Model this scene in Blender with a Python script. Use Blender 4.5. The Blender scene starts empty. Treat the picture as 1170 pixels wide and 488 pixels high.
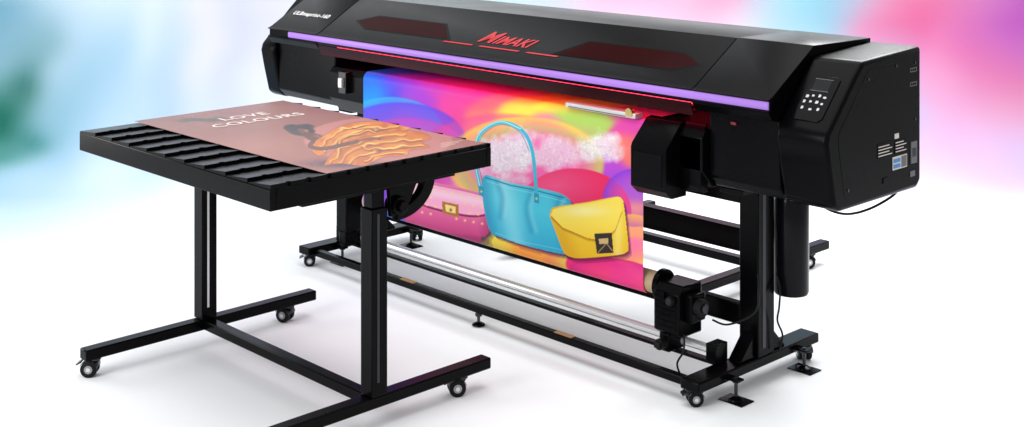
import bpy, bmesh, math, random
import numpy as np
from mathutils import Vector, Matrix
random.seed(4); np.random.seed(4)
C = bpy.context.scene.collection
R = math.radians

# ------------------------------------------------------------------ helpers
def lin(c):
    out = []
    for v in c:
        v = v/255.0
        out.append(v/12.92 if v <= .04045 else ((v+.055)/1.055)**2.4)
    return tuple(out)
def lin_np(a):
    a = np.clip(a/255.0, 0, 1)
    return np.where(a <= .04045, a/12.92, ((a+.055)/1.055)**2.4)

def mat(name, col, rough=.5, metal=0, spec=.5, emit=None, es=0, bump=0, bscale=400, var=0):
    m = bpy.data.materials.new(name); m.use_nodes = True
    nt = m.node_tree; b = nt.nodes['Principled BSDF']
    b.inputs['Base Color'].default_value = (*col, 1)
    b.inputs['Roughness'].default_value = rough
    b.inputs['Metallic'].default_value = metal
    b.inputs['Specular IOR Level'].default_value = spec
    if emit:
        b.inputs['Emission Color'].default_value = (*emit, 1)
        b.inputs['Emission Strength'].default_value = es
    if bump or var:
        tc = nt.nodes.new('ShaderNodeTexCoord')
        n = nt.nodes.new('ShaderNodeTexNoise'); n.inputs['Scale'].default_value = bscale; n.inputs['Detail'].default_value = 3
        nt.links.new(tc.outputs['Object'], n.inputs['Vector'])
        if bump:
            bp = nt.nodes.new('ShaderNodeBump'); bp.inputs['Strength'].default_value = bump; bp.inputs['Distance'].default_value = .001
            nt.links.new(n.outputs['Fac'], bp.inputs['Height']); nt.links.new(bp.outputs['Normal'], b.inputs['Normal'])
        n2 = nt.nodes.new('ShaderNodeTexNoise'); n2.inputs['Scale'].default_value = 6; n2.inputs['Detail'].default_value = 5
        nt.links.new(tc.outputs['Object'], n2.inputs['Vector'])
        mr = nt.nodes.new('ShaderNodeMapRange')
        mr.inputs['To Min'].default_value = max(.03, rough-.06); mr.inputs['To Max'].default_value = rough+.06
        nt.links.new(n2.outputs['Fac'], mr.inputs['Value']); nt.links.new(mr.outputs['Result'], b.inputs['Roughness'])
    return m

def attr_mat(name, rough, spec=.5):
    m = bpy.data.materials.new(name); m.use_nodes = True
    nt = m.node_tree; b = nt.nodes['Principled BSDF']
    a = nt.nodes.new('ShaderNodeAttribute'); a.attribute_name = 'ink'
    nt.links.new(a.outputs['Color'], b.inputs['Base Color'])
    b.inputs['Roughness'].default_value = rough; b.inputs['Specular IOR Level'].default_value = spec
    return m

def glow_mat(name, base, col, lo, hi, vmin=.4, vmax=1.2, scale=1.3, fade='edge'):
    """plastic with light put in as emission, uneven along the length and fading across its height"""
    m = mat(name, base, .2, 0, .1, emit=col, es=1)
    nt = m.node_tree; b = nt.nodes['Principled BSDF']
    tc = nt.nodes.new('ShaderNodeTexCoord'); sp = nt.nodes.new('ShaderNodeSeparateXYZ')
    nt.links.new(tc.outputs['Generated'], sp.inputs['Vector'])
    n = nt.nodes.new('ShaderNodeTexNoise'); n.inputs['Scale'].default_value = scale; n.inputs['Detail'].default_value = 2
    nt.links.new(tc.outputs['Object'], n.inputs['Vector'])
    mr = nt.nodes.new('ShaderNodeMapRange'); mr.interpolation_type = 'SMOOTHSTEP'
    mr.inputs['From Min'].default_value = 1.0; mr.inputs['From Max'].default_value = .0
    mr.inputs['To Min'].default_value = lo; mr.inputs['To Max'].default_value = hi
    nt.links.new(sp.outputs['Z'], mr.inputs['Value'])
    mu = nt.nodes.new('ShaderNodeMath'); mu.operation = 'MULTIPLY'
    m2 = nt.nodes.new('ShaderNodeMapRange'); m2.inputs['From Min'].default_value = .3; m2.inputs['From Max'].default_value = .7
    m2.inputs['To Min'].default_value = vmin; m2.inputs['To Max'].default_value = vmax
    nt.links.new(n.outputs['Fac'], m2.inputs['Value'])
    nt.links.new(mr.outputs['Result'], mu.inputs[0]); nt.links.new(m2.outputs['Result'], mu.inputs[1])
    nt.links.new(mu.outputs[0], b.inputs['Emission Strength'])
    return m

M = {}
M['cover'] = mat('black_cover_plastic', (.0014,.0014,.0019), .22, 0, .05, bump=.015, bscale=900)
M['cap'] = mat('black_cap_plastic', (.0015,.0015,.002), .26, 0, .06, bump=.02, bscale=900)
M['frame'] = mat('black_powder_coat', (.0014,.0014,.0018), .22, 0, .07, bump=.03, bscale=700)
M['slat'] = mat('black_slat_plastic', (.0016,.0016,.002), .26, 0, .07, bump=.04)
M['rubber'] = mat('black_rubber', (.005,.005,.005), .5, 0, .15)
M['steel'] = mat('brushed_steel', (.66,.66,.68), .26, .9)
M['hub'] = mat('wheel_hub_metal', (.30,.30,.31), .3, .9)
M['rod'] = mat('polished_rod', (.86,.86,.88), .14, .6, .8)
M['dark_steel'] = mat('dark_steel', (.05,.05,.055), .3, 1)
M['silver'] = mat('silver_plate', (.62,.62,.60), .35, .6)
M['gold'] = mat('brass', (.75,.55,.22), .3, 1)
M['card'] = mat('brown_cardboard', (.42,.30,.18), .8, bump=.2, bscale=80)
M['tag'] = mat('tan_tag', (.30,.16,.06), .6)
M['strip'] = glow_mat('violet_light', (.2,.12,.36), lin((160,112,202)), .95, .62, .72, 1.08, .9)
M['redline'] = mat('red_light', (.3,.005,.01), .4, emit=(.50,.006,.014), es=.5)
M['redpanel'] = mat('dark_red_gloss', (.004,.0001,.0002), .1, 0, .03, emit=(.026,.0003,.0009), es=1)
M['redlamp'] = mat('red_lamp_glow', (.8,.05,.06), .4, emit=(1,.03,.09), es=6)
M['redglow'] = mat('red_glow_wall', (.10,.003,.008), .35, 0, .3, emit=(.45,.010,.03), es=.4)
M['redlip'] = glow_mat('smoked_window_glow', (.006,.0003,.0008), (.16,.002,.007), .10, .26, .4, 1.2)  # red glow through the window is painted in as its own emission
M['white'] = mat('white_ink', (.80,.79,.78), .5)
M['title'] = mat('pale_ink', (.62,.56,.53), .5)
M['button'] = mat('button_white', (.5,.5,.52), .5, emit=(.8,.85,.9), es=.06)
M['screen'] = mat('screen_glass', (.002,.003,.004), .1, 0, .1)
M['panel'] = mat('panel_gloss', (.0012,.0012,.0016), .14, 0, .06)
M['grey'] = mat('grey_print', (.11,.11,.12), .5)
M['blue'] = mat('blue_print', (.05,.22,.5), .5)
M['redbit'] = mat('red_plastic', (.16,.004,.008), .35)
M['smoke'] = mat('smoked_plastic', (.004,.004,.006), .16, 0, .12)
M['ink'] = attr_mat('printed_vinyl', .42, .15)
M['paper'] = attr_mat('printed_card', .26, .16)
M['sweep'] = attr_mat('studio_sweep', .75, .1)

def box(bm, x0,x1,y0,y1,z0,z1, mi=0):
    v = [bm.verts.new(p) for p in ((x0,y0,z0),(x1,y0,z0),(x1,y1,z0),(x0,y1,z0),(x0,y0,z1),(x1,y0,z1),(x1,y1,z1),(x0,y1,z1))]
    for f in ((3,2,1,0),(4,5,6,7),(0,1,5,4),(1,2,6,5),(2,3,7,6),(3,0,4,7)):
        fc = bm.faces.new([v[i] for i in f]); fc.material_index = mi
def loft(bm, a, b, mi=0):
    n = len(a); fs = [bm.faces.new(a), bm.faces.new(b[::-1])]
    for i in range(n): fs.append(bm.faces.new((a[i], b[i], b[(i+1)%n], a[(i+1)%n])))
    for f in fs: f.material_index = mi
    bmesh.ops.recalc_face_normals(bm, faces=fs)
def prism(bm, prof, x0, x1, mi=0):
    loft(bm, [bm.verts.new((x0,y,z)) for y,z in prof], [bm.verts.new((x1,y,z)) for y,z in prof], mi)
def tube(bm, pts, r, seg=16, mi=0, radii=None):
    pts = [Vector(p) for p in pts]; rings = []
    ref = None
    for i,p in enumerate(pts):
        t = (pts[min(i+1,len(pts)-1)]-pts[max(i-1,0)]).normalized()
        if ref is None:
            ref = Vector((0,0,1)) if abs(t.z) < .9 else Vector((1,0,0))
        a = t.cross(ref).normalized(); b = a.cross(t).normalized(); ref = b
        rr = radii[i] if radii else r
        rings.append([bm.verts.new(p + (a*math.cos(2*math.pi*k/seg) + b*math.sin(2*math.pi*k/seg))*rr) for k in range(seg)])
    fs = []
    for i in range(len(rings)-1):
        for k in range(seg):
            fs.append(bm.faces.new((rings[i][k], rings[i][(k+1)%seg], rings[i+1][(k+1)%seg], rings[i+1][k])))
    fs.append(bm.faces.new(rings[0][::-1])); fs.append(bm.faces.new(rings[-1]))
    for f in fs: f.material_index = mi
    bmesh.ops.recalc_face_normals(bm, faces=fs)
def wpos(o):
    v = Vector((0,0,0))
    while o: v += o.location; o = o.parent
    return v
def obj(name, bm, mats, parent=None, bevel=0, seg=2, smooth=True):
    me = bpy.data.meshes.new(name)
    if parent: bmesh.ops.translate(bm, verts=bm.verts, vec=-wpos(parent))
    bm.to_mesh(me); bm.free()
    for m in (mats if isinstance(mats,(list,tuple)) else [mats]): me.materials.append(m)
    if smooth:
        me.shade_smooth(); me.set_sharp_from_angle(angle=R(35))
    o = bpy.data.objects.new(name, me); C.objects.link(o)
    if parent: o.parent = parent
    if bevel:
        b = o.modifiers.new('bevel','BEVEL'); b.width = bevel; b.segments = seg; b.limit_method = 'ANGLE'; b.angle_limit = R(28)
    return o
def B(): return bmesh.new()
def bxo(name, dims, m, parent, bevel=.003):
    b = B(); box(b, *dims); return obj(name, b, m, parent, bevel)
def thing(name, label, cat, loc):
    o = bpy.data.objects.new(name, None); C.objects.link(o); o.location = loc
    o.empty_display_size = .1
    o['label'] = label; o['category'] = cat
    return o
def text_mesh(body, size, shear=0, offset=0, align='CENTER', spacing=1):
    cu = bpy.data.curves.new('text','FONT'); cu.body = body; cu.size = size; cu.shear = shear; cu.offset = offset
    cu.extrude = .0006; cu.align_x = align; cu.space_character = spacing
    t = bpy.data.objects.new('text_source', cu); C.objects.link(t)
    dg = bpy.context.evaluated_depsgraph_get(); dg.update()
    me = bpy.data.meshes.new_from_object(t.evaluated_get(dg))
    bpy.data.objects.remove(t); bpy.data.curves.remove(cu)
    return me
def lettering(name, body, size, mtx, m, parent, **kw):
    me = text_mesh(body, size, **kw); me.name = name
    me.transform(mtx); me.transform(Matrix.Translation(-wpos(parent)))
    me.materials.clear(); me.materials.append(m)
    o = bpy.data.objects.new(name, me); C.objects.link(o); o.parent = parent
    return o
def frame_mtx(ex, ey, org):
    ex = Vector(ex).normalized(); ey = Vector(ey).normalized(); ez = ex.cross(ey)
    return Matrix(((ex.x,ey.x,ez.x,org[0]),(ex.y,ey.y,ez.y,org[1]),(ex.z,ey.z,ez.z,org[2]),(0,0,0,1)))
def grid_mesh(name, P, col, m, parent=None):
    n,k,_ = P.shape
    me = bpy.data.meshes.new(name)
    idx = np.arange(n*k).reshape(n,k)
    q = np.stack([idx[:-1,:-1], idx[1:,:-1], idx[1:,1:], idx[:-1,1:]], -1).reshape(-1,4)
    me.from_pydata(P.reshape(-1,3).tolist(), [], q.tolist())
    a = me.color_attributes.new('ink','FLOAT_COLOR','POINT')
    c4 = np.ones((n*k,4), np.float32); c4[:,:3] = col.reshape(-1,3)
    a.data.foreach_set('color', c4.ravel())
    me.materials.append(m); me.shade_smooth()
    o = bpy.data.objects.new(name, me); C.objects.link(o)
    if parent: o.parent = parent
    return o
def vnoise(X,Y,sc,seed):
    """smooth value noise"""
    g = np.random.RandomState(seed).rand(64,64); x = X/sc; y = Y/sc
    xi = np.floor(x).astype(int); yi = np.floor(y).astype(int); fx = x-xi; fy = y-yi
    fx = fx*fx*(3-2*fx); fy = fy*fy*(3-2*fy)
    G = lambda a,b: g[a%64,b%64]
    return (G(xi,yi)*(1-fx)+G(xi+1,yi)*fx)*(1-fy)+(G(xi,yi+1)*(1-fx)+G(xi+1,yi+1)*fx)*fy

# ------------------------------------------------------------------ camera
CAM = (3.114,-4.358,2.0); FW = (-.720,.694); RT = (.694,.720); F = 1509.0; YH = -140.0
cam = bpy.data.cameras.new('camera'); co = bpy.data.objects.new('camera', cam); C.objects.link(co)
co.location = CAM; co.rotation_euler = (R(90),0,math.atan2(.720,.694))
cam.sensor_width = 36; cam.lens = F/1170*36; cam.shift_y = -384/1170; cam.clip_end = 200; cam.clip_start = .05
bpy.context.scene.camera = co
def art_coords(x,y,z):     # layout coordinates in which the printed artwork is drawn
    dx = x-CAM[0]; u = y-CAM[1]
    d = FW[0]*dx+FW[1]*u; l = RT[0]*dx+RT[1]*u
    return 585+F*l/d, YH+F*(2.0-z)/d

# ------------------------------------------------------------------ setting: floor + curved backdrop
blobs = [ # lateral, arc, sigma lateral, sigma arc, rgb, strength
 (-2.7,1.0,1.3,.80,(172,200,228),.85), (-3.1,.05,.8,.55,(164,196,224),.7), (-1.8,1.65,.6,.6,(214,212,236),.85),
 (-2.75,1.35,.4,.5,(146,192,214),.5),(-2.3,.75,.2,.55,(150,180,214),.4),(-1.55,1.0,.3,.6,(222,224,242),.6),(-2.95,.5,.25,.4,(138,176,206),.4),(-1.95,1.25,.12,.5,(186,194,226),.4),(-2.6,.4,.16,.3,(206,218,236),.5),(-2.15,1.5,.14,.5,(236,226,240),.5),(-2.55,1.6,.12,.5,(228,234,246),.5),
 (-3.48,.90,.30,.38,(24,100,84),.96), (-3.30,1.22,.14,.18,(26,92,74),.65),(-3.20,.72,.14,.18,(36,110,102),.65),(-3.45,.50,.25,.20,(44,122,112),.65),(-3.5,.15,.3,.25,(108,168,190),.6),(-3.6,1.55,.35,.3,(100,158,184),.8), (-3.02,.85,.2,.4,(120,172,192),.5),
 (.0,1.75,.7,.35,(178,218,230),.85), (.85,1.75,.55,.35,(226,172,206),.9),(1.5,1.75,.4,.35,(226,128,166),.8),
 (2.15,1.72,.5,.55,(122,194,212),.9),(2.8,1.60,.38,.46,(228,90,136),.9), (3.2,1.25,.7,.55,(230,104,162),.9), (3.6,1.65,.45,.4,(196,92,198),.9),(3.45,.95,.3,.3,(240,136,168),.6),(2.95,1.2,.15,.3,(240,160,196),.5),
 (3.2,.45,1.0,.55,(216,192,234),.8),(2.75,.85,.5,.45,(226,180,220),.7),(3.5,.5,.3,.25,(196,196,238),.5),(2.7,1.15,.16,.4,(176,200,230),.5)]
def bg(lat, s):
    s = np.where(s < 0, s*.28, s)
    c = np.ones(lat.shape+(3,))*np.array((246,248,250.))
    la_ = lat+.16*(vnoise(lat,s*1.2,.35,91)-.5); s = s+.22*(vnoise(lat,s,.4,92)-.5)*np.clip((s+.2)*2,0,1)
    for la,sa,sl,ss,rgb,st in blobs:
        w = st*np.exp(-((la_-la)/sl)**2-((s-sa)/ss)**2)[...,None]
        c = c*(1-w)+np.array(rgb,float)*w
    return lin_np(c)*(.95-.12*np.clip((s-.2)/.9,0,1))[...,None]
D0, RAD = 8.2, 1.0
lat = np.linspace(-9,9,321)
def sheet(name, dd, zz, ss):
    L,S = np.meshgrid(lat, ss, indexing='ij'); Dg = np.broadcast_to(dd, L.shape); Z = np.broadcast_to(zz, L.shape)
    P = np.stack([CAM[0]+Dg*FW[0]+L*RT[0], CAM[1]+Dg*FW[1]+L*RT[1], Z], -1)
    return grid_mesh(name, P, bg(L,S), M['sweep'])
df = np.concatenate([np.linspace(-5,5,12), np.linspace(5.2,D0,41)])
fl = sheet('floor', df, np.zeros_like(df), df-D0)
ph = np.linspace(0, math.pi/2, 41); zw = np.linspace(1.1,5,40)
bd = np.concatenate([D0+RAD*np.sin(ph), np.full(40, D0+RAD)]); bz = np.concatenate([RAD-RAD*np.cos(ph), zw])
bs = np.concatenate([ph, math.pi/2+zw-1.0])
bk = sheet('backdrop', bd, bz, bs)
for o,l in ((fl,'smooth white studio floor under the printer'),(bk,'curved studio backdrop with blurred blue, green and pink colours')):
    o['kind'] = 'structure'; o['label'] = l; o['category'] = o.name

# ------------------------------------------------------------------ castor (shared builder)
def castor(parent, x, y, top, ang, r=.033):
    def T(bm):
        bmesh.ops.transform(bm, matrix=Matrix.Translation((x,y,0)) @ Matrix.Rotation(ang,4,'Z'), verts=bm.verts)
    b = B()
    tube(b, [(0,0,top),(0,0,top-.008)], .026, 18)
    for s in (-1,1):
        prism(b, [(-.022,top-.008),(.022,top-.008),(.036,r+.014),(.030,r-.012),(.010,r-.012),(-.010,r+.012)], s*.0045-.002, s*.0045+.002)
    a0 = [(.018+(r+.004)*math.cos(R(t)), r+(r+.004)*math.sin(R(t))) for t in range(18,171,17)]
    a1 = [(.018+(r+.0015)*math.cos(R(t)), r+(r+.0015)*math.sin(R(t))) for t in range(170,17,-17)]
    prism(b, a0+a1, -.031,.031)                                              # hooded mudguard
    prism(b, [(.048,r*1.75),(.068,r*1.45),(.071,r*1.55),(.052,r*1.95)], -.02,.02)   # brake pedal
    T(b); root = obj('castor', b, M['dark_steel'], parent, .001, 1)
    for s in (-1,1):
        w = B(); c = (s*.0175)
        tube(w, [(c-.010,.018,r),(c-.008,.018,r),(c+.008,.018,r),(c+.010,.018,r)], r, 28, 0, [r-.003,r,r,r-.003])
        tube(w, [(c+s*.0095,.018,r),(c+s*.0115,.018,r)], r*.50, 20, 1)
        tube(w, [(c+s*.011,.018,r),(c+s*.0135,.018,r)], r*.26, 12, 2)
        T(w); obj('wheel', w, [M['rubber'],M['hub'],M['steel']], root)
    return root
def leveller(parent, x, y, top, plate=0):
    b = B(); tube(b, [(x,y,.004),(x,y,top)], .007, 12, 1)
    tube(b, [(x,y,.005),(x,y,.010),(x,y,.018)], .03, 24, 0, [.030,.028,.012]); tube(b, [(x,y,top-.018),(x,y,top-.006)], .016, 6, 1)
    if plate: box(b, x-.055,x+.055,y-.04,y+.04,.0008,.0048)
    return obj('levelling_foot', b, [M['frame'],M['dark_steel']], parent)

# ------------------------------------------------------------------ work table
TX, TY = -1.283, -1.38
def make_table(label):
    t = thing('work_table', label, 'table', (TX,TY,0))
    x0,x1,y0,y1 = -2.0,-.612,-1.885,-.878; zt, zb = .959, .885
    b = B()
    box(b, x0,x1,y0,y0+.024,zb,zt); box(b, x0,x1,y1-.024,y1,zb,zt)
    box(b, x0,x0+.024,y0+.0245,y1-.0245,zb,zt); box(b, x1-.024,x1,y0+.0245,y1-.0245,zb,zt)
    obj('table_frame', b, M['frame'], t, .003)
    b = B(); n = 10; pitch = (x1-x0)/n
    for i in range(n):
        xa, xb = x0+i*pitch+(.004 if i else .001), x0+(i+1)*pitch-(.004 if i < n-1 else .001)
        m = 12; st = (y1-y0-.004)/m; L = []; Rr = []
        for k in range(m):
            ya, yb = y0+.002+k*st, y0+.002+(k+1)*st
            L.append((xa,ya)); Rr += [(xb,ya),(xb,yb-.024),(xb-.010,yb-.018),(xb-.010,yb-.006)]
        L.append((xa,y1-.002)); Rr.append((xb,y1-.002))
        outl = L+Rr[::-1]
        hz = lambda x: .9632+.0113*max(0,min(1,(x-xa)/(xb-.010-xa)))
        loft(b, [b.verts.new((x,y,.9595)) for x,y in outl], [b.verts.new((x,y,hz(x))) for x,y in outl])
    for f in list(b.faces):
        if len(f.verts) > 8: bmesh.ops.triangulate(b, faces=[f])
    obj('slatted_top', b, M['slat'], t, 0, smooth=False)
    bxo('under_tray', (x0+.03,x1-.03,y0+.03,y1-.03,.925,.9445), M['frame'], t, 0)
    for xl in (-1.866,-.70):
        b = B(); box(b, xl-.034,xl+.034,TY-.036,TY+.036,.119,.80)
        lg = obj('leg', b, M['frame'], t, .004)
        b = B(); box(b, xl+.0335,xl+.0352,TY-.012,TY-.002,.17,.78)
        obj('groove_trim', b, M['dark_steel'] if xl > -1 else M['steel'], lg)
        b = B(); box(b, xl-.026,xl+.026,TY-.028,TY+.028,.80,.878); box(b, xl-.05,xl+.05,TY-.35,TY+.35,.866,.884)
        obj('top_bracket', b, M['frame'], t, .003)
        b = B(); box(b, xl-.029,xl+.029,-1.935,-.822,.074,.118)
        obj('foot_bar', b, M['frame'], t, .006)
        castor(t, xl, -1.875-.01, .074, 2.4); castor(t, xl, -.955, .074, 2.0 if xl < -1 else 2.6)
    bxo('cross_bar', (-1.837,-.729,TY-.025,TY+.025,.076,.116), M['frame'], t, .004)
    b = B(); cy, cz, prof, inner = -1.30, .884, [], []
    for k in range(15):
        a = R(-92 + 92*k/14); prof.append((cy+.175*math.cos(a), cz+.140*math.sin(a)))
    for k in range(15):
        a = R(0 - 92*k/14); inner.append((cy+.125*math.cos(a), cz+.098*math.sin(a)))
    prism(b, prof+inner, -.690,-.655)
    tube(b, [(-.70,-1.30,.80),(-.64,-1.30,.80)], .034, 24); tube(b, [(-.64,-1.30,.80),(-.622,-1.30,.80)], .022, 6)
    prism(b, [(-1.34,.885),(-1.20,.885),(-1.26,.76),(-1.33,.76)], -.683,-.662)
    obj('tilt_bracket', b, M['frame'], t, .002)
    return t
front = make_table('black slatted table in front of the printer with a brown poster lying on it')
def dup(root, name, loc, label, cat, leave=()):
    r = root.copy(); C.objects.link(r); r.location = loc; r.name = name; r['label'] = label; r['category'] = cat
    for ch in list(root.children):
        if ch.name.split('.')[0] in leave: continue
        c = ch.copy(); C.objects.link(c); c.parent = r
        for g in list(ch.children):
            d = g.copy(); C.objects.link(d); d.parent = c
    return r
dup(front, 'topless_table', (TX,1.02,0), 'black table frame behind the printer with its top left off to let light through, only a foot bar with castor in sight', 'stand', ('slatted_top','under_tray','tilt_bracket'))  # unseen table top left off so light reaches the floor under the printer

# ------------------------------------------------------------------ poster artwork
def seg_dist(X,Y,pts):
    d = np.full(X.shape, 1e9)
    for (ax,ay),(bx,by) in zip(pts[:-1],pts[1:]):
        vx,vy = bx-ax,by-ay; t = np.clip(((X-ax)*vx+(Y-ay)*vy)/(vx*vx+vy*vy+1e-9),0,1)
        d = np.minimum(d, np.hypot(X-ax-t*vx, Y-ay-t*vy))
    return d
def inside(X,Y,poly):
    r = np.zeros(X.shape,bool); n = len(poly)
    for i in range(n):
        (xa,ya),(xb,yb) = poly[i],poly[(i+1)%n]
        if ya == yb: continue
        c = ((ya > Y) != (yb > Y)) & (X < (xb-xa)*(Y-ya)/(yb-ya)+xa); r ^= c
    return r
def put(c, w, rgb): 
    w = np.asarray(w,float)[...,None]; return c*(1-w)+np.array(rgb,float)*w
def spline(pts, n=10):
    out = []; p = [pts[0]]+list(pts)+[pts[-1]]
    for i in range(1,len(p)-2):
        for k in range(n):
            t = k/n; q = []
            for j in (0,1):
                a,b,c,d = p[i-1][j],p[i][j],p[i+1][j],p[i+2][j]
                q.append(.5*(2*b+(c-a)*t+(2*a-5*b+4*c-d)*t*t+(3*b-a-3*c+d)*t**3))
            out.append(tuple(q))
    out.append(pts[-1]); return out

px0,px1,py0,py1,pz = -1.985,-.620,-1.65,-.905,.9758
gx,gy = np.meshgrid(np.linspace(px0,px1,560), np.linspace(py0,py1,340), indexing='ij')
X,Y = art_coords(gx,gy,np.full(gx.shape,pz))
A = (gx-px0)/(px1-px0); Bv = (gy-py0)/(py1-py0)
c = np.ones(gx.shape+(3,))*np.array((156,94,82.))
c = put(c, np.clip(1-A*1.8,0,1)*.7, (130,80,74)); c = put(c, np.clip(A*1.4-.5,0,1)*.75, (178,112,104))
c = put(c, .4*vnoise(X,Y*2.5,28,3), (166,104,90))
c = put(c, .5*np.exp(-((X-300)/46)**2-((Y-168)/11)**2), (184,122,104))
for k in range(7):
    x_,y_ = 208+k*7.5, 138.5-1.2*math.sin(k*1.1)-k*.5
    c = put(c, .9*np.exp(-((X-x_-(Y-y_)*1.5)/5)**2-((Y-y_)/1.6)**2), (26,46,32) if k%2 else (50,70,40))
def blob(cx,cy,rx,ry,rgb,st=1,soft=.35,rot=0):
    global c
    dx,dy = X-cx,(Y-cy); ca,sa = math.cos(rot),math.sin(rot); u_,v_ = dx*ca+dy*sa,-dx*sa+dy*ca
    c = put(c, st*np.clip((1-np.hypot(u_/rx,v_/ry))/soft,0,1), rgb)
# large pinkish disc behind the figure
blob(432,160,86,26,(200,124,116),.9,.03); blob(424,153,64,14,(216,142,128),.5,.7)
# figure: dark hair, face, shoulder and arms, orange folded clothing
blob(344,149,18,7,(28,15,14),.96,.3,.1); blob(333,146,10,4.5,(22,12,11),.95); blob(350,144.5,11,3.5,(26,14,13),.9,.5)
blob(347,150.5,9,4.2,(116,66,46),.95,.3,.25); blob(350,149.2,4.2,2.1,(180,114,82),.8,.8); blob(344,152,4,1.0,(60,30,24),.8,.6)
blob(362,158,18,5.5,(92,50,36),.95,.3,.25); blob(363,156,11,2.1,(164,102,74),.7,.8,.25)
c = put(c, .85*np.exp(-((X-388)/38)**2-((Y-187)/4.5)**2), (66,38,62))
def cloth(outline, lines, seed, base=(226,128,30)):
    """folded fabric: each fold line has a lit ridge and a dark valley beside it"""
    global c
    drp = spline(outline,6); ins = inside(X,Y,drp)
    wx = X+7*(vnoise(X,Y*2,10,seed)-.5); wy = Y+4*(vnoise(X,Y*2,10,seed+1)-.5); g2 = vnoise(X,Y*2,8,seed+3)
    col = np.ones(c.shape)*np.array(base,float)
    col = put(col, np.clip(g2*1.8-.7,0,1)*.55, (180,84,22)); col = put(col, np.clip(vnoise(X,Y*2,13,seed+5)*2-1,0,1)*.7, (250,172,56))
    for ln,wd in lines:
        sp = spline(ln,6); md = vnoise(X,Y,9,seed+9)
        d2 = seg_dist(wx,wy-1.7,sp); col = put(col, np.clip(1-d2/wd,0,1)*(.45+.4*md), (120,50,14))
        d1 = seg_dist(wx,wy,sp); col = put(col, np.clip(1-d1/(wd*.8),0,1)*(.55+.4*md), (254,192,74)); col = put(col, np.clip(1-d1/(wd*.35),0,1)*(.2+.7*md), (255,232,150))
    c = put(c, np.clip((1.3-seg_dist(X,Y,drp))/1.3,0,1)*.4, (90,42,28))
    c = np.where(ins[...,None], col, c)
cloth([(356,172),(360,162),(372,154),(386,146),(402,141),(426,139),(452,140),(470,145),(452,152),(428,155),(402,160),(384,168),(366,178),(356,172)],
      [([(364,169),(376,157),(394,147),(422,142)],1.9),([(370,172),(386,160),(412,150),(456,144)],2.2),([(382,166),(398,156),(426,150)],1.4),([(400,144),(420,147),(444,144)],1.0)], 60)
cloth([(370,189),(382,172),(398,162),(426,155),(454,150),(478,151),(492,157),(482,163),(490,168),(468,172),(464,177),(436,180),(416,189),(390,187),(370,189)],
      [([(378,186),(394,168),(422,159),(464,153)],2.2),([(386,185),(404,170),(434,163),(480,159)],2.4),([(400,186),(420,174),(452,168),(482,167)],1.9),([(416,184),(436,176),(460,174)],1.3),([(410,165),(424,170),(446,168)],1.0)], 70, (216,116,28))
for pts,wd,rgb in (([(358,162),(354,167),(368,170),(390,166),(408,162)],2.6,(92,50,36)),([(408,162),(422,158),(434,159)],1.8,(124,70,50))):
    d = seg_dist(X,Y,spline(pts)); c = put(c, np.clip((wd-d)/1.2,0,1)*.95, rgb); c = put(c, np.clip((wd*.4-d)/1.2,0,1)*.5, (172,108,78))
for k in range(3):
    d = seg_dist(X,Y,[(504,164+k*2.0),(528-k*4,160.5+k*2.0)]); c = put(c, np.clip(.8-d,0,1)*.7, (235,222,212))
P = np.stack([gx,gy,np.full(gx.shape,pz)],-1)
poster = grid_mesh('printed_poster', P, lin_np(c)*.68, M['paper'])
poster['label'] = 'brown printed poster of a figure in orange clothing lying flat on the table'; poster['category'] = 'poster'
for body,xx,yy,sz in (('LOVE',-1.725,-1.26,.088),('COLOURS',-1.612,-1.26,.088)):
    lettering('lettering', body, sz, frame_mtx((0,1,0),(-1,0,0),(xx,yy,pz+.0010)), M['title'], poster, offset=.0010, spacing=1.14)

# ------------------------------------------------------------------ hanging banner artwork
bx0,bx1 = -2.17,-.337
path = []                                      # (y, z, z of the artwork)
for y in np.linspace(.06,-.262,16): path.append((y,1.026,1.026+(y+.262)*.6+.05))
for k in range(1,9):
    a = R(90*k/8); path.append((-.262-.038*math.sin(a), .988+.038*math.cos(a), .988+.088*(1-k/8)))
for z in np.linspace(.985,.372,300): path.append((-.30,z,z))
for k in range(1,15):
    a = R(150*k/14); path.append((-.25-.05*math.cos(a), .37-.05*math.sin(a), .37-.03*k/14))
path = np.array(path)
xs = np.linspace(bx0,bx1,620)
gx = np.repeat(xs[:,None], len(path), 1); gz = np.repeat(path[None,:,2], len(xs), 0)
X,Y = art_coords(gx, np.full(gx.shape,-.30), gz)
n1 = vnoise(X,Y,46,21)-.5; n2 = vnoise(X,Y,46,22)-.5
Xw = X+34*n1+5*np.sin(Y*.07+X*.02); Yw = Y+26*n2+5*np.sin(X*.055)
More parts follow.
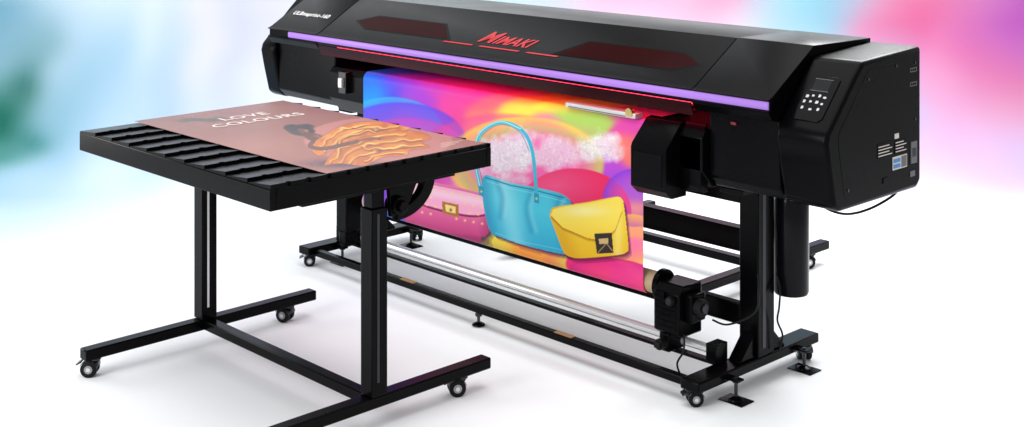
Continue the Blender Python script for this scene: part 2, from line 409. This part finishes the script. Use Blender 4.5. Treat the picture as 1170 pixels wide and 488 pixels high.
ctrl = [(424,92,(20,100,225)),(438,116,(70,60,215)),(430,104,(0,170,235)),(448,96,(90,60,220)),(470,92,(150,50,205)),(500,94,(196,50,180)),(530,98,(230,50,150)),
 (482,124,(170,50,200)),(455,138,(40,170,225)),(470,130,(110,80,215)),(520,126,(230,60,150)),(560,108,(246,90,120)),(600,112,(250,150,70)),(630,124,(246,226,70)),(596,130,(240,226,80)),(556,130,(246,130,110)),(664,140,(170,216,90)),
 (650,122,(236,210,80)),(692,130,(236,90,165)),(640,152,(240,120,180)),(604,190,(236,80,140)),(650,196,(246,70,160)),(700,196,(190,70,210)),(724,245,(255,190,90)),(716,150,(225,70,170)),
 (722,222,(130,80,215)),(726,300,(255,120,165)),(700,322,(235,40,140)),(650,302,(245,45,115)),(604,286,(255,150,60)),(572,272,(236,224,80)),(540,270,(206,220,90)),
 (508,264,(250,150,90)),(474,256,(110,60,215)),(452,246,(50,110,235)),(450,200,(130,60,215)),(466,184,(150,70,215)),(500,186,(204,90,195)),(530,180,(232,130,195)),(540,200,(232,160,206)),(735,332,(255,85,95)),(720,175,(246,120,110))]
W = np.zeros(X.shape); c = np.zeros(X.shape+(3,))
for a,b2,rgb in ctrl:
    w = np.exp(-(((Xw-a)/16)**2+((Yw-b2)/12)**2))+1e-9/(1+((Xw-a)**2+(Yw-b2)**2)); W += w; c += w[...,None]*np.array(rgb,float)
c /= W[...,None]
def wave(cx,cy,rx,ry,inner,outer,st=1,edge=.05,fall=.7):
    """a sheet of colour with one crisp rim that fades inwards"""
    global c
    q = np.hypot((X-cx)/rx,(Y-cy)/ry); m = np.clip((1-q)/edge,0,1); t = np.clip((1-q)/fall,0,1)
    col = np.array(outer,float)*(1-t[...,None])+np.array(inner,float)*t[...,None]
    w = (m*st*(1-.55*t))[...,None]; c = c*(1-w)+col*w
def poly(pts,rgb,st=1):
    global c
    c = put(c, inside(X,Y,pts)*st, rgb)
def stroke(pts,wd,rgb,st=1):
    global c
    c = put(c, st*np.clip((wd-seg_dist(X,Y,pts))/.7,0,1), rgb)
wave(446,150,62,40,(120,110,225),(40,180,226),.8,.05,.5); wave(456,162,78,46,(180,90,215),(90,60,225),.85); wave(464,176,74,42,(215,120,215),(200,60,190),.75); wave(572,184,104,56,(250,140,180),(232,50,150),.6,.08,.6); wave(600,186,92,54,(250,130,180),(250,220,70),.85,.06,.45); wave(606,192,86,50,(240,100,180),(176,214,90),.7,.07,.35)
# pale silvery sparkle behind the bags, blending into the colours around it
m = np.zeros(X.shape)
for cx,cy,rx,ry,st in ((582,176,34,30,1.0),(634,176,34,18,.75),(686,168,32,18,.9)):
    q = np.hypot((X-cx)/rx,(Y-cy)/ry)+.55*(vnoise(X,Y,14,35)-.5)+.25*(vnoise(X,Y,5,36)-.5)
    m = np.maximum(m, st*np.clip((1.12-q)/.45,0,1)**.8)
t = vnoise(X,Y,2.4,31); t2 = vnoise(X,Y,1.5,32); t3 = vnoise(X,Y,14,33)
col = np.array((234,232,236.))*np.ones(c.shape); col = put(col, np.clip((t-.55)*4,0,1)*.36, (184,182,192)); col = put(col, np.clip((t2-.62)*6,0,1)*.9, (255,255,255)); col = put(col, np.clip(t3*1.6-.6,0,1)*.45, (230,196,220))
c = c*(1-m[...,None]*.93)+col*m[...,None]*.93
# the big pink-red round shape
q = np.hypot((X-656)/66,(Y-242)/50); mk = np.clip((1-q)/.02,0,1)
c = put(c, mk, (232,38,96)); c = put(c, mk*np.clip(1-np.hypot((X-634)/60,(Y-212)/30),0,1)*.8, (250,96,150)); c = put(c, mk*np.clip((Y-244)/44,0,1)*.6, (196,16,104))
wave(726,226,38,34,(240,100,200),(132,56,215),.95); wave(722,274,34,30,(255,130,160),(255,190,80),.9); wave(690,324,66,30,(255,90,140),(220,24,130),.9); wave(590,292,60,26,(255,170,60),(236,226,80),.9); wave(480,266,44,24,(80,110,235),(130,60,215),.8)
# pink bag
stroke(spline([(470,206),(476,186),(500,182),(530,196),(550,222)]),1.2,(230,180,80))
pb = spline([(461,213),(464,205),(470,204),(500,209),(548,220),(557,223),(560,231),(559,262),(556,268),(549,270),(508,262),(468,251),(461,248),(459,240),(461,213)],5)
for k,st in ((6,.25),(4,.3),(2.2,.5)): poly([(a+k,b2+k) for a,b2 in pb],(50,10,70),st)
poly(pb,(238,116,168))
c = put(c, inside(X,Y,pb)*np.clip((Y-226-.2*(X-465))/32,0,1)*.8, (184,40,110)); c = put(c, inside(X,Y,pb)*np.clip((X-546)/12,0,1)*.45, (140,30,90))
fl_ = spline([(463,211),(468,206),(505,213),(552,224),(558,232),(557,243),(540,246),(515,242),(485,234),(466,226),(463,211)],5)
poly([(a,b2+2.4) for a,b2 in fl_],(120,20,74),.85); poly(fl_,(253,172,208))
c = put(c, inside(X,Y,fl_)*np.exp(-((Y-214-.2*(X-465))/5)**2)*.6, (255,228,240)); stroke(fl_,.6,(190,76,132))
stroke([(468,253),(548,271)],1.6,(176,54,116))
for i in range(9):
    for j in range(4):
        a = 468+i*9.8+(j%2)*4.5; b2 = 211+(a-466)*.19+j*9.5
        if a < 554 and not (500 < a < 528 and 226 < b2 < 250): c = put(c, np.exp(-((X-a)/1.3)**2-((Y-b2)/1.3)**2), (253,226,128))
poly([(505,230),(524,234),(524,248),(506,244)],(176,116,30)); poly([(508.5,233.5),(520.5,236.2),(520.5,244.2),(509.5,241.5)],(252,220,140)); c = put(c, np.exp(-((X-515)/1.4)**2-((Y-240)/1.8)**2), (120,70,30))
# turquoise bag: soft, slightly slouched body
cb = spline([(550,206),(555,200),(566,203),(584,209),(606,213),(630,218),(646,224),(654,235),(658,258),(659,279),(653,289),(640,290),(602,281),(572,271),(560,264),(553,238),(550,206)],6)
for k,st in ((6,.25),(4,.3),(2.2,.45)): poly([(a+k,b2+k) for a,b2 in cb],(50,10,80),st)
poly(cb,(74,200,224))
ib = inside(X,Y,cb)
c = put(c, ib*np.clip((Y-226-.25*(X-556))/54,0,1)*.65, (20,136,184)); c = put(c, ib*np.exp(-((X-580-.2*(Y-230))/13)**2)*.5, (176,240,248)); c = put(c, ib*np.clip((X-626-.15*(Y-230))/30,0,1)*.5, (14,112,160)); c = put(c, ib*np.clip((563-X+.12*(Y-200))/10,0,1)*.4, (20,120,166))
for pts in ([(568,208),(574,226),(572,248)],[(608,218),(602,238),(608,264)],[(640,228),(634,248),(644,272)]):
    d = seg_dist(X,Y,spline(pts)); c = put(c, ib*np.exp(-(d/4)**2)*.3, (12,108,160)); d = seg_dist(X-4,Y,spline(pts)); c = put(c, ib*np.exp(-(d/3)**2)*.28, (186,242,250))
stroke([(555,203),(584,212),(606,216),(644,226)],.9,(14,110,150)); stroke([(556,207),(584,216),(606,220),(647,231)],.5,(180,236,246)); stroke([(566,266),(600,277),(650,287)],.6,(130,214,232))
stroke(spline([(549,218),(543,178),(549,153),(571,140),(595,148),(608,172),(613,224)]),2.3,(56,184,212)); stroke(spline([(547.8,212),(542,178),(548,152.5),(571,139),(595,147.2)]),.8,(200,244,250)); stroke(spline([(551,206),(545.3,178),(551.3,155),(571,142.6),(593,150),(604.8,173)]),.6,(16,116,156))
for x_,y_ in ((550,216),(613,224)):
    poly([(x_-3,y_-4),(x_+3,y_-2),(x_+3,y_+9),(x_-3,y_+7)],(34,150,186)); c = put(c, np.exp(-((X-x_)/1.4)**2-((Y-y_-3)/1.4)**2), (240,214,140))
# yellow bag: tilted, angular flap bag
OX = 3
def sh(p): return [(a+OX,b2) for a,b2 in p]
yb = spline(sh([(625,247),(627,239),(634,236),(668,231),(700,225),(707,227),(710,235),(715,280),(713,288),(705,291),(678,294),(656,295),(645,292),(639,284),(625,247)]),4)
for k,st in ((6,.25),(4,.3),(2.2,.45)): poly([(a+k*.6,b2+k) for a,b2 in yb],(80,8,50),st)
poly(yb,(246,208,50))
iy = inside(X,Y,yb); c = put(c, iy*np.clip((Y-256)/42,0,1)*.55, (218,156,18)); c = put(c, iy*np.clip((651-X+.3*(Y-240))/16,0,1)*.4, (206,140,14)); c = put(c, iy*np.exp(-((X-706)/6)**2)*.45, (255,244,170))
fp = sh([(626,246),(629,239),(636,237),(670,232),(699,226.5),(706,229),(708,240),(700,262),(690,272),(680,274),(668,272),(640,260),(626,246)])
for k,st in ((3.4,.3),(2.0,.5)): poly([(a,b2+k) for a,b2 in fp],(166,104,8),st)
poly(fp,(253,224,84)); c = put(c, inside(X,Y,fp)*np.exp(-((X-667)/28)**2-((Y-241)/7)**2)*.7, (255,248,186)); c = put(c, inside(X,Y,fp)*np.clip((Y-254)/18,0,1)*.4, (236,184,32))
poly(sh([(676,267),(696,266),(698,289),(679,290)]),(52,40,38)); poly(sh([(681,273),(692,272),(692,278),(682,279)]),(206,176,116)); stroke(sh([(680,289),(690,278),(697,287)]),.7,(210,180,120))
P = np.stack([gx, np.repeat(path[None,:,0],len(xs),0), np.repeat(path[None,:,1],len(xs),0)], -1)
banner = grid_mesh('printed_banner', P, lin_np(c)*.84, M['ink'])
banner['label'] = 'colourful printed vinyl with three handbags hanging from the printer'; banner['category'] = 'print'
b = B(); tube(b, [(-2.19,-.25,.37),(-.285,-.25,.37)], .044, 32)
core = obj('cardboard_core', b, M['card']); core['label'] = 'brown cardboard tube at the lower edge of the handbag print'; core['category'] = 'tube'

# ------------------------------------------------------------------ printer
pr = thing('wide_format_printer', 'black wide format printer on stand with violet light strip and red logo', 'printer', (-1.25,0,0))
mainprof = [(.39,1.35),(-.02,1.355),(-.292,1.190),(-.316,1.180),(-.316,1.176),(-.306,1.174),(-.306,1.142),(-.314,1.140),(-.314,1.131),(-.300,1.128),(-.268,1.128),(-.262,1.13),(.10,1.13),(.10,.99),(.39,.99)]
b = B(); prism(b, mainprof, -2.548,-.083); cover = obj('main_cover', b, M['cover'], pr, .003, 2)
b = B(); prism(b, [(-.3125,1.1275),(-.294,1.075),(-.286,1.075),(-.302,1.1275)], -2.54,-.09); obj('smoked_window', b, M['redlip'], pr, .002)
sideprof = [(.388,1.352),(-.018,1.357),(-.294,1.190),(-.319,1.180),(-.319,1.176),(-.306,1.174),(-.306,1.142),(-.317,1.140),(-.317,1.131),(-.293,1.10),(.388,1.10)]
sc = []
for xa,xb in ((-.079,.278),(-2.998,-2.552)):
    b = B(); prism(b, sideprof, xa, xb); sc.append(obj('side_cover', b, M['cover'], pr, .003, 2))
capprof = [(.39,1.340),(-.035,1.318),(-.095,1.262),(-.270,1.082),(-.280,1.045),(-.262,.955),(-.228,.812),(-.19,.788),(.36,.788),(.39,.815)]
caps = []
for xa,xb in ((.281,.5),(-3.13,-3.001)):
    b = B(); prism(b, capprof, xa, xb); caps.append(obj('end_cap', b, M['cap'], pr, .016, 4))
b = B(); prism(b, [(.36,1.30),(.0,1.285),(-.20,1.075),(-.205,1.04),(-.165,.84),(-.14,.82),(.34,.82),(.36,.84)], .4985,.5012); obj('side_panel', b, M['cap'], caps[0], .001, 1)
lowprof = [(-.245,1.098),(-.245,.84),(-.205,.798),(.384,.798),(.384,1.098)]
for xa,xb in ((-.05,.279),(-2.999,-2.48)):
    b = B(); prism(b, lowprof, xa, xb); obj('lower_housing', b, M['cap'], pr, .008, 3)
b = B(); prism(b, [(-.3055,1.1425),(-.311,1.1435),(-.314,1.149),(-.314,1.167),(-.311,1.1725),(-.3055,1.1735)], -2.81,.272); obj('light_strip', b, M['strip'], pr)
b = B(); prism(b, [(.09,1.02),(-.262,1.02),(-.285,.99),(-.285,.86),(-.22,.79),(.30,.79),(.30,1.02)], -2.478,-.052); obj('print_bed', b, M['cap'], pr, .004)
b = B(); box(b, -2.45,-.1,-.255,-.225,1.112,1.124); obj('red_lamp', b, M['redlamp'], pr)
bxo('slot_glow_panel', (-2.46,-.09,.085,.098,1.03,1.125), M['redglow'], pr, 0)  # added panel that emits red itself, standing in for the glow inside the slot
for xb_ in np.linspace(-2.35,-.2,12):
    b = B(); box(b, xb_-.02,xb_+.02,-.02,.05,1.035,1.07); tube(b, [(xb_-.015,-.02,1.042),(xb_+.015,-.02,1.042)], .012, 12); obj('pinch_roller', b, M['dark_steel'], pr, .002)
def slope(O, Tp):
    d = Vector((0,Tp[0]-O[0],Tp[1]-O[1])).normalized(); n = Vector((0,-d.z,d.y)); o = Vector((0,O[0],O[1]))
    return lambda x,t,h=0: Vector((x,0,0))+o+d*t+n*h, d
S1,d1 = slope((-.292,1.190),(-.02,1.355)); S2,d2 = slope((-.270,1.082),(-.095,1.262))
def plate(bm, S, pts, h0, h1, mi=0):
    loft(bm, [bm.verts.new(S(x,t,h0)) for x,t in pts], [bm.verts.new(S(x,t,h1)) for x,t in pts], mi)
lm = frame_mtx((1,0,0),d1,S1(-1.425,.092,.0010))
b = B()
for body,size,off in (('M',.118,0),('IMAKI',.084,.102)):
    me = text_mesh(body, size, shear=.55, offset=.0014, align='LEFT', spacing=1.02); me.transform(lm @ Matrix.Translation((off,0,0)) @ Matrix.Diagonal((1.06,1,1,1)))
    b.from_mesh(me); bpy.data.meshes.remove(me)
obj('logo', b, M['redline'], cover, smooth=False)
for xa,xb in ((-1.63,-1.43),(-1.38,-1.12),(-1.07,-.88)):
    b = B(); plate(b, S1, [(xa,.058),(xb,.058),(xb+.01,.065),(xa+.01,.065)], -.001,.002); obj('accent_line', b, M['redline'], cover)
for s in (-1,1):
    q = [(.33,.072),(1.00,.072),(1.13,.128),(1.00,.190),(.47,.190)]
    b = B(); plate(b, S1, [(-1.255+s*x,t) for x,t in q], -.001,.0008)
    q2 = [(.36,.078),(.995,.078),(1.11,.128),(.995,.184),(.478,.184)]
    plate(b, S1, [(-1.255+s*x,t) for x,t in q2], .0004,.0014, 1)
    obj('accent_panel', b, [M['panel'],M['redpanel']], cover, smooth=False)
lettering('model_lettering', 'ULBmaprint-160', .044, frame_mtx((1,0,0),d1,S1(-2.775,.112,.0035)), M['white'], sc[1], offset=.0004, spacing=1.10)
# control panel
b = B(); plate(b, S2, [(.335,.040),(.437,.040),(.452,.056),(.452,.232),(.440,.244),(.343,.244),(.331,.232),(.325,.056)], -.003,.004)
cp = obj('control_panel', b, M['panel'], pr, .002)
b = B(); plate(b, S2, [(.352,.176),(.422,.176),(.422,.226),(.352,.226)], .002,.0048); obj('screen', b, M['screen'], cp)
for q in ([(.349,.173),(.425,.173),(.425,.175),(.349,.175)],[(.349,.227),(.425,.227),(.425,.229),(.349,.229)]):
    b = B(); plate(b, S2, q, .002,.0056); obj('screen_trim', b, M['grey'], cp)
for i,(x,t) in enumerate([(.350,.146),(.373,.151),(.40,.153),(.423,.148),(.347,.122),(.373,.124),(.40,.124),(.423,.119),(.35,.094),(.386,.090),(.418,.094)]):
    b = B(); w = .0052 if i%3 else .0066; h = .0042 if i%2 else .006
    plate(b, S2, [(x-w,t-h),(x+w*.6,t-h),(x+w,t),(x+w*.6,t+h),(x-w,t+h)], .002,.0056); obj('button', b, M['button'], cp)
# right side face fittings (plane x = .5)
def side_rect(bm, y0,y1,z0,z1,h=.502,mi=0): box(bm, .4985,h+.0014,y0,y1,z0,z1,mi)
b = B(); side_rect(b, .17,.275,.885,.935)
for k in range(2): side_rect(b, .174,.225,.891+.021*k,.906+.021*k,.5028,1)
side_rect(b, .232,.271,.889,.931,.5028,2)
obj('rating_label', b, [M['title'],M['blue'],M['grey']], caps[0])
for (y0_,y1_,z0_,z1_,nl) in ((.06,.17,.945,1.00,4),(.185,.275,.945,.995,4)):
    b = B(); side_rect(b, y0_,y1_,z0_,z1_,.5015,1)
    for k in range(nl): side_rect(b, y0_+.006,y1_-.006-.02*(k%2),z0_+.006+.0115*k,z0_+.0095+.0115*k,.5024,0)
    obj('warning_label', b, [M['title'],M['panel']], caps[0])
b = B(); side_rect(b, .185,.215,1.003,1.022,.5018); obj('small_label', b, M['title'], caps[0])
for z in (1.19,1.245):
    b = B(); side_rect(b, .30,.35,z,z+.016,.5018)
    for k in range(3): side_rect(b, .304+.015*k,.315+.015*k,z+.003,z+.013,.5026,1)
    obj('small_label', b, [M['grey'],M['panel']], caps[0])
b = B(); side_rect(b, .305,.35,.89,.975,.504); side_rect(b, .313,.342,.915,.95,.506,1); obj('power_inlet', b, [M['grey'],M['dark_steel']], caps[0], .002)
for y_,z_ in ((.10,.845),(.30,.84)):
    b = B(); side_rect(b, y_,y_+.035,z_,z_+.022,.503); obj('socket', b, M['grey'] if y_ > .2 else M['panel'], caps[0], .001)
for y_,z_ in ((.0,1.25),(.34,1.28),(.34,1.06),(-.14,.86),(.20,1.28)):
    b = B(); tube(b, [(.4985,y_,z_),(.5035,y_,z_)], .006, 14); obj('screw', b, M['dark_steel'], caps[0])
# cutter box + clamp bar
cprof = [(-.240,1.04),(-.272,1.034),(-.362,.945),(-.368,.93),(-.368,.775),(-.328,.742),(-.240,.742)]
b = B(); prism(b, cprof, -.345,-.165); cb_ = obj('cutter_box', b, M['cap'], pr, .0025, 2)
b = B(); box(b, -.33,-.185,-.3705,-.367,.79,.915); obj('access_panel', b, M['cover'], cb_, .001)
b = B(); prism(b, [(-.238,1.04),(-.250,1.034),(-.285,.99),(-.285,.80),(-.27,.775),(-.238,.775)], -.1635,-.06); obj('cutter_mount', b, M['cap'], pr, .0025, 2)
b = B(); box(b, -.76,-.37,-.312,-.262,1.026,1.048); cl = obj('clamp_bar', b, M['silver'], pr, .004)
b = B(); tube(b, [(-.40,-.318,1.05),(-.40,-.30,1.05)], .018, 18); obj('clamp_knob', b, M['gold'], cl)
b = B(); box(b, -.74,-.42,-.3135,-.311,1.030,1.034); obj('scale_mark', b, M['grey'], cl)
b = B(); box(b, -2.36,-2.30,-.315,-.27,.90,1.01); box(b,-2.345,-2.315,-.33,-.31,.93,.98,1); obj('media_guide', b, [M['dark_steel'],M['silver']], pr, .004)
b = B(); box(b, .06,.085,-.256,-.24,1.055,1.068); obj('red_latch', b, M['redbit'], pr, .003)
# stand
for xl in (0,-2.5):
    b = B(); box(b, xl-.046,xl+.046,-.055,.055,.107,.78); lg = obj('leg', b, M['frame'], pr, .005)
    b = B(); box(b, xl+.0455,xl+.048,-.028,-.006,.14,.77); obj('leg_trim', b, M['dark_steel'], lg)
    b = B(); box(b, xl-.045,xl+.045,-.43,.375,.066,.106); obj('foot_bar', b, M['frame'], pr, .006)
    for s in (-1,1):
        b = B(); prism(b, [(s*.057,.107),(s*.15,.107),(s*.057,.20)], xl-.03,xl+.03); obj('gusset', b, M['frame'], pr, .002)
    castor(pr, xl+.0, -.37, .066, 2.5, .029); castor(pr, xl+.02, .31, .066, .9, .029)
    leveller(pr, xl+.075, -.24, .09, 1); leveller(pr, xl+.075, .22, .09, 1)
    for y in (-.24,.22): bxo('foot_lug', (xl+.0455,xl+.098,y-.02,y+.02,.078,.086), M['frame'], pr, .001)
    b = B(); box(b, xl-.055,xl+.055,-.17,.28,.765,.7866); obj('top_bracket', b, M['frame'], pr, .003)
bxo('cross_beam', (-2.452,-.048,-.05,-.01,.215,.30), M['frame'], pr, .004)
bxo('rear_beam', (-2.448,-.052,.26,.32,.40,.50), M['frame'], pr, .004)
bxo('front_rail', (-2.453,-.047,-.395,-.36,.062,.094), M['frame'], pr, .004)
bxo('upper_beam', (-2.452,-.048,-.05,.05,.70,.785), M['frame'], pr, .004)
b = B(); tube(b, [(-2.47,-.21,.155),(-.03,-.21,.155)], .018, 24); obj('guide_rod', b, M['rod'], pr)
b = B(); box(b, -2.45,-.05,-.235,-.20,.105,.118); obj('rod_rail', b, M['frame'], pr, .002)
for x in (-2.455,-.045):
    b = B(); box(b, x-.025,x+.025,-.24,-.165,.107,.185); obj('rod_mount', b, M['frame'], pr, .003)
leveller(pr, -1.23, -.378, .063)
for x in (-1.72,-.70):
    b = B(); box(b, x-.05,x+.05,-.392,-.363,.0935,.0955); obj('paper_tag', b, M['tag'], pr)
# take-up unit
b = B(); prism(b, [(-.325,.215),(-.325,.37),(-.295,.40),(-.18,.40),(-.18,.20),(-.30,.20)], -.262,-.135); box(b, -.255,-.205,-.30,-.18,.125,.20); box(b, -.135,-.10,-.29,-.20,.26,.37)
tm = obj('take_up_motor', b, M['cap'], pr, .006)
b = B(); tube(b, [(-.285,-.25,.37),(-.262,-.25,.37)], .062, 28); tube(b, [(-.30,-.25,.37),(-.285,-.25,.37)], .03, 20); obj('flange', b, M['frame'], tm, .002)
b = B(); tube(b, [(-.10,-.25,.32),(-.07,-.25,.32)], .034, 20); tube(b, [(-.07,-.25,.32),(-.062,-.25,.32)], .018, 16, 1); obj('crank_knob', b, [M['rubber'],M['dark_steel']], tm, .002)
b = B()
for k in range(5): box(b, -.25,-.15,-.3285,-.324,.228+.022*k,.238+.022*k)
obj('cooling_fin', b, M['frame'], tm, .001)
b = B(); tube(b, [(-.17,-.325,.345),(-.17,-.345,.345)], .018, 20); tube(b, [(-.17,-.345,.345),(-.17,-.349,.345)], .011, 16, 1); obj('dial', b, [M['rubber'],M['dark_steel']], tm, .002)
b = B(); box(b, -.25,-.20,-.338,-.324,.345,.372); obj('switch_box', b, M['frame'], tm, .002)
b = B(); tube(b, [(-.23,-.335,.16),(-.23,-.295,.16)], .022, 18); box(b, -.245,-.215,-.345,-.335,.148,.172); obj('clamp_handle', b, M['rubber'], tm, .002)
b = B(); box(b,-2.36,-2.27,-.33,-.17,.20,.42); box(b, -2.35,-2.29,-.32,-.19,.125,.20); obj('take_up_support', b, M['cap'], pr, .008)
# ink bottle, cables
b = B(); tube(b, [(.06,.15,.325),(.06,.15,.337),(.06,.15,.70),(.06,.15,.73),(.06,.15,.79)], .06, 36, 0, [.066,.071,.071,.062,.035]); obj('waste_bottle', b, M['smoke'], pr)
def cable(pts, r=.005):
    xy = spline([(p[0],p[1]) for p in pts]); xz = spline([(p[0],p[2]) for p in pts])
    b = B(); tube(b, [(a[0],a[1],z[1]) for a,z in zip(xy,xz)], r, 8); obj('cable', b, M['rubber'], pr)
cable([(.30,-.06,.795),(.33,-.02,.745),(.37,.06,.715),(.41,.16,.725),(.45,.26,.765),(.46,.30,.80)])
cable([(.05,.06,.42),(.075,.05,.37),(.085,.03,.30),(.07,.04,.24),(.08,.06,.18),(.07,.05,.115)], .004)
cable([(-.12,-.31,.22),(-.10,-.34,.17),(-.115,-.36,.12),(-.10,-.34,.06),(-.06,-.33,.03)], .004)
cable([(.04,-.05,.44),(.065,-.08,.38),(.06,-.10,.30),(-.02,-.16,.25),(-.06,-.21,.27)], .004)

# ------------------------------------------------------------------ light
w = bpy.data.worlds.new('World'); bpy.context.scene.world = w; w.use_nodes = True
w.node_tree.nodes['Background'].inputs['Color'].default_value = (1,1,1,1); w.node_tree.nodes['Background'].inputs['Strength'].default_value = .64
def area(name, loc, target, size, power, col=(1,1,1)):
    l = bpy.data.lights.new(name,'AREA'); l.size = size; l.energy = power; l.color = col; l.shape = 'SQUARE'
    o = bpy.data.objects.new(name,l); C.objects.link(o); o.location = loc
    o.rotation_euler = (Vector(target)-Vector(loc)).to_track_quat('-Z','Y').to_euler()
area('softbox_overhead', (-.8,-.6,5.2), (-.9,-.4,0), 5, 185)
area('softbox_front', (-1.2,-6.0,2.4), (-1.2,-.1,.1), 2.5, 175, (.98,1,1))
area('softbox_background', (-2.5,1.2,5.0), (-5,4.5,.3), 4, 30)
area('fill_rear', (-.8,2.6,3.0), (-1.2,.3,.0), 1.6, 110)  # unseen fill added to brighten the shaded floor below the printer
area('fill_low_left', (-4.8,-2.9,1.2), (-1.3,.0,.0), 1.6, 45)  # added low fill out of view, lifts the floor between the rails
sc_ = bpy.context.scene
sc_.view_settings.view_transform = 'Standard'; sc_.view_settings.look = 'None'; sc_.view_settings.exposure = 0
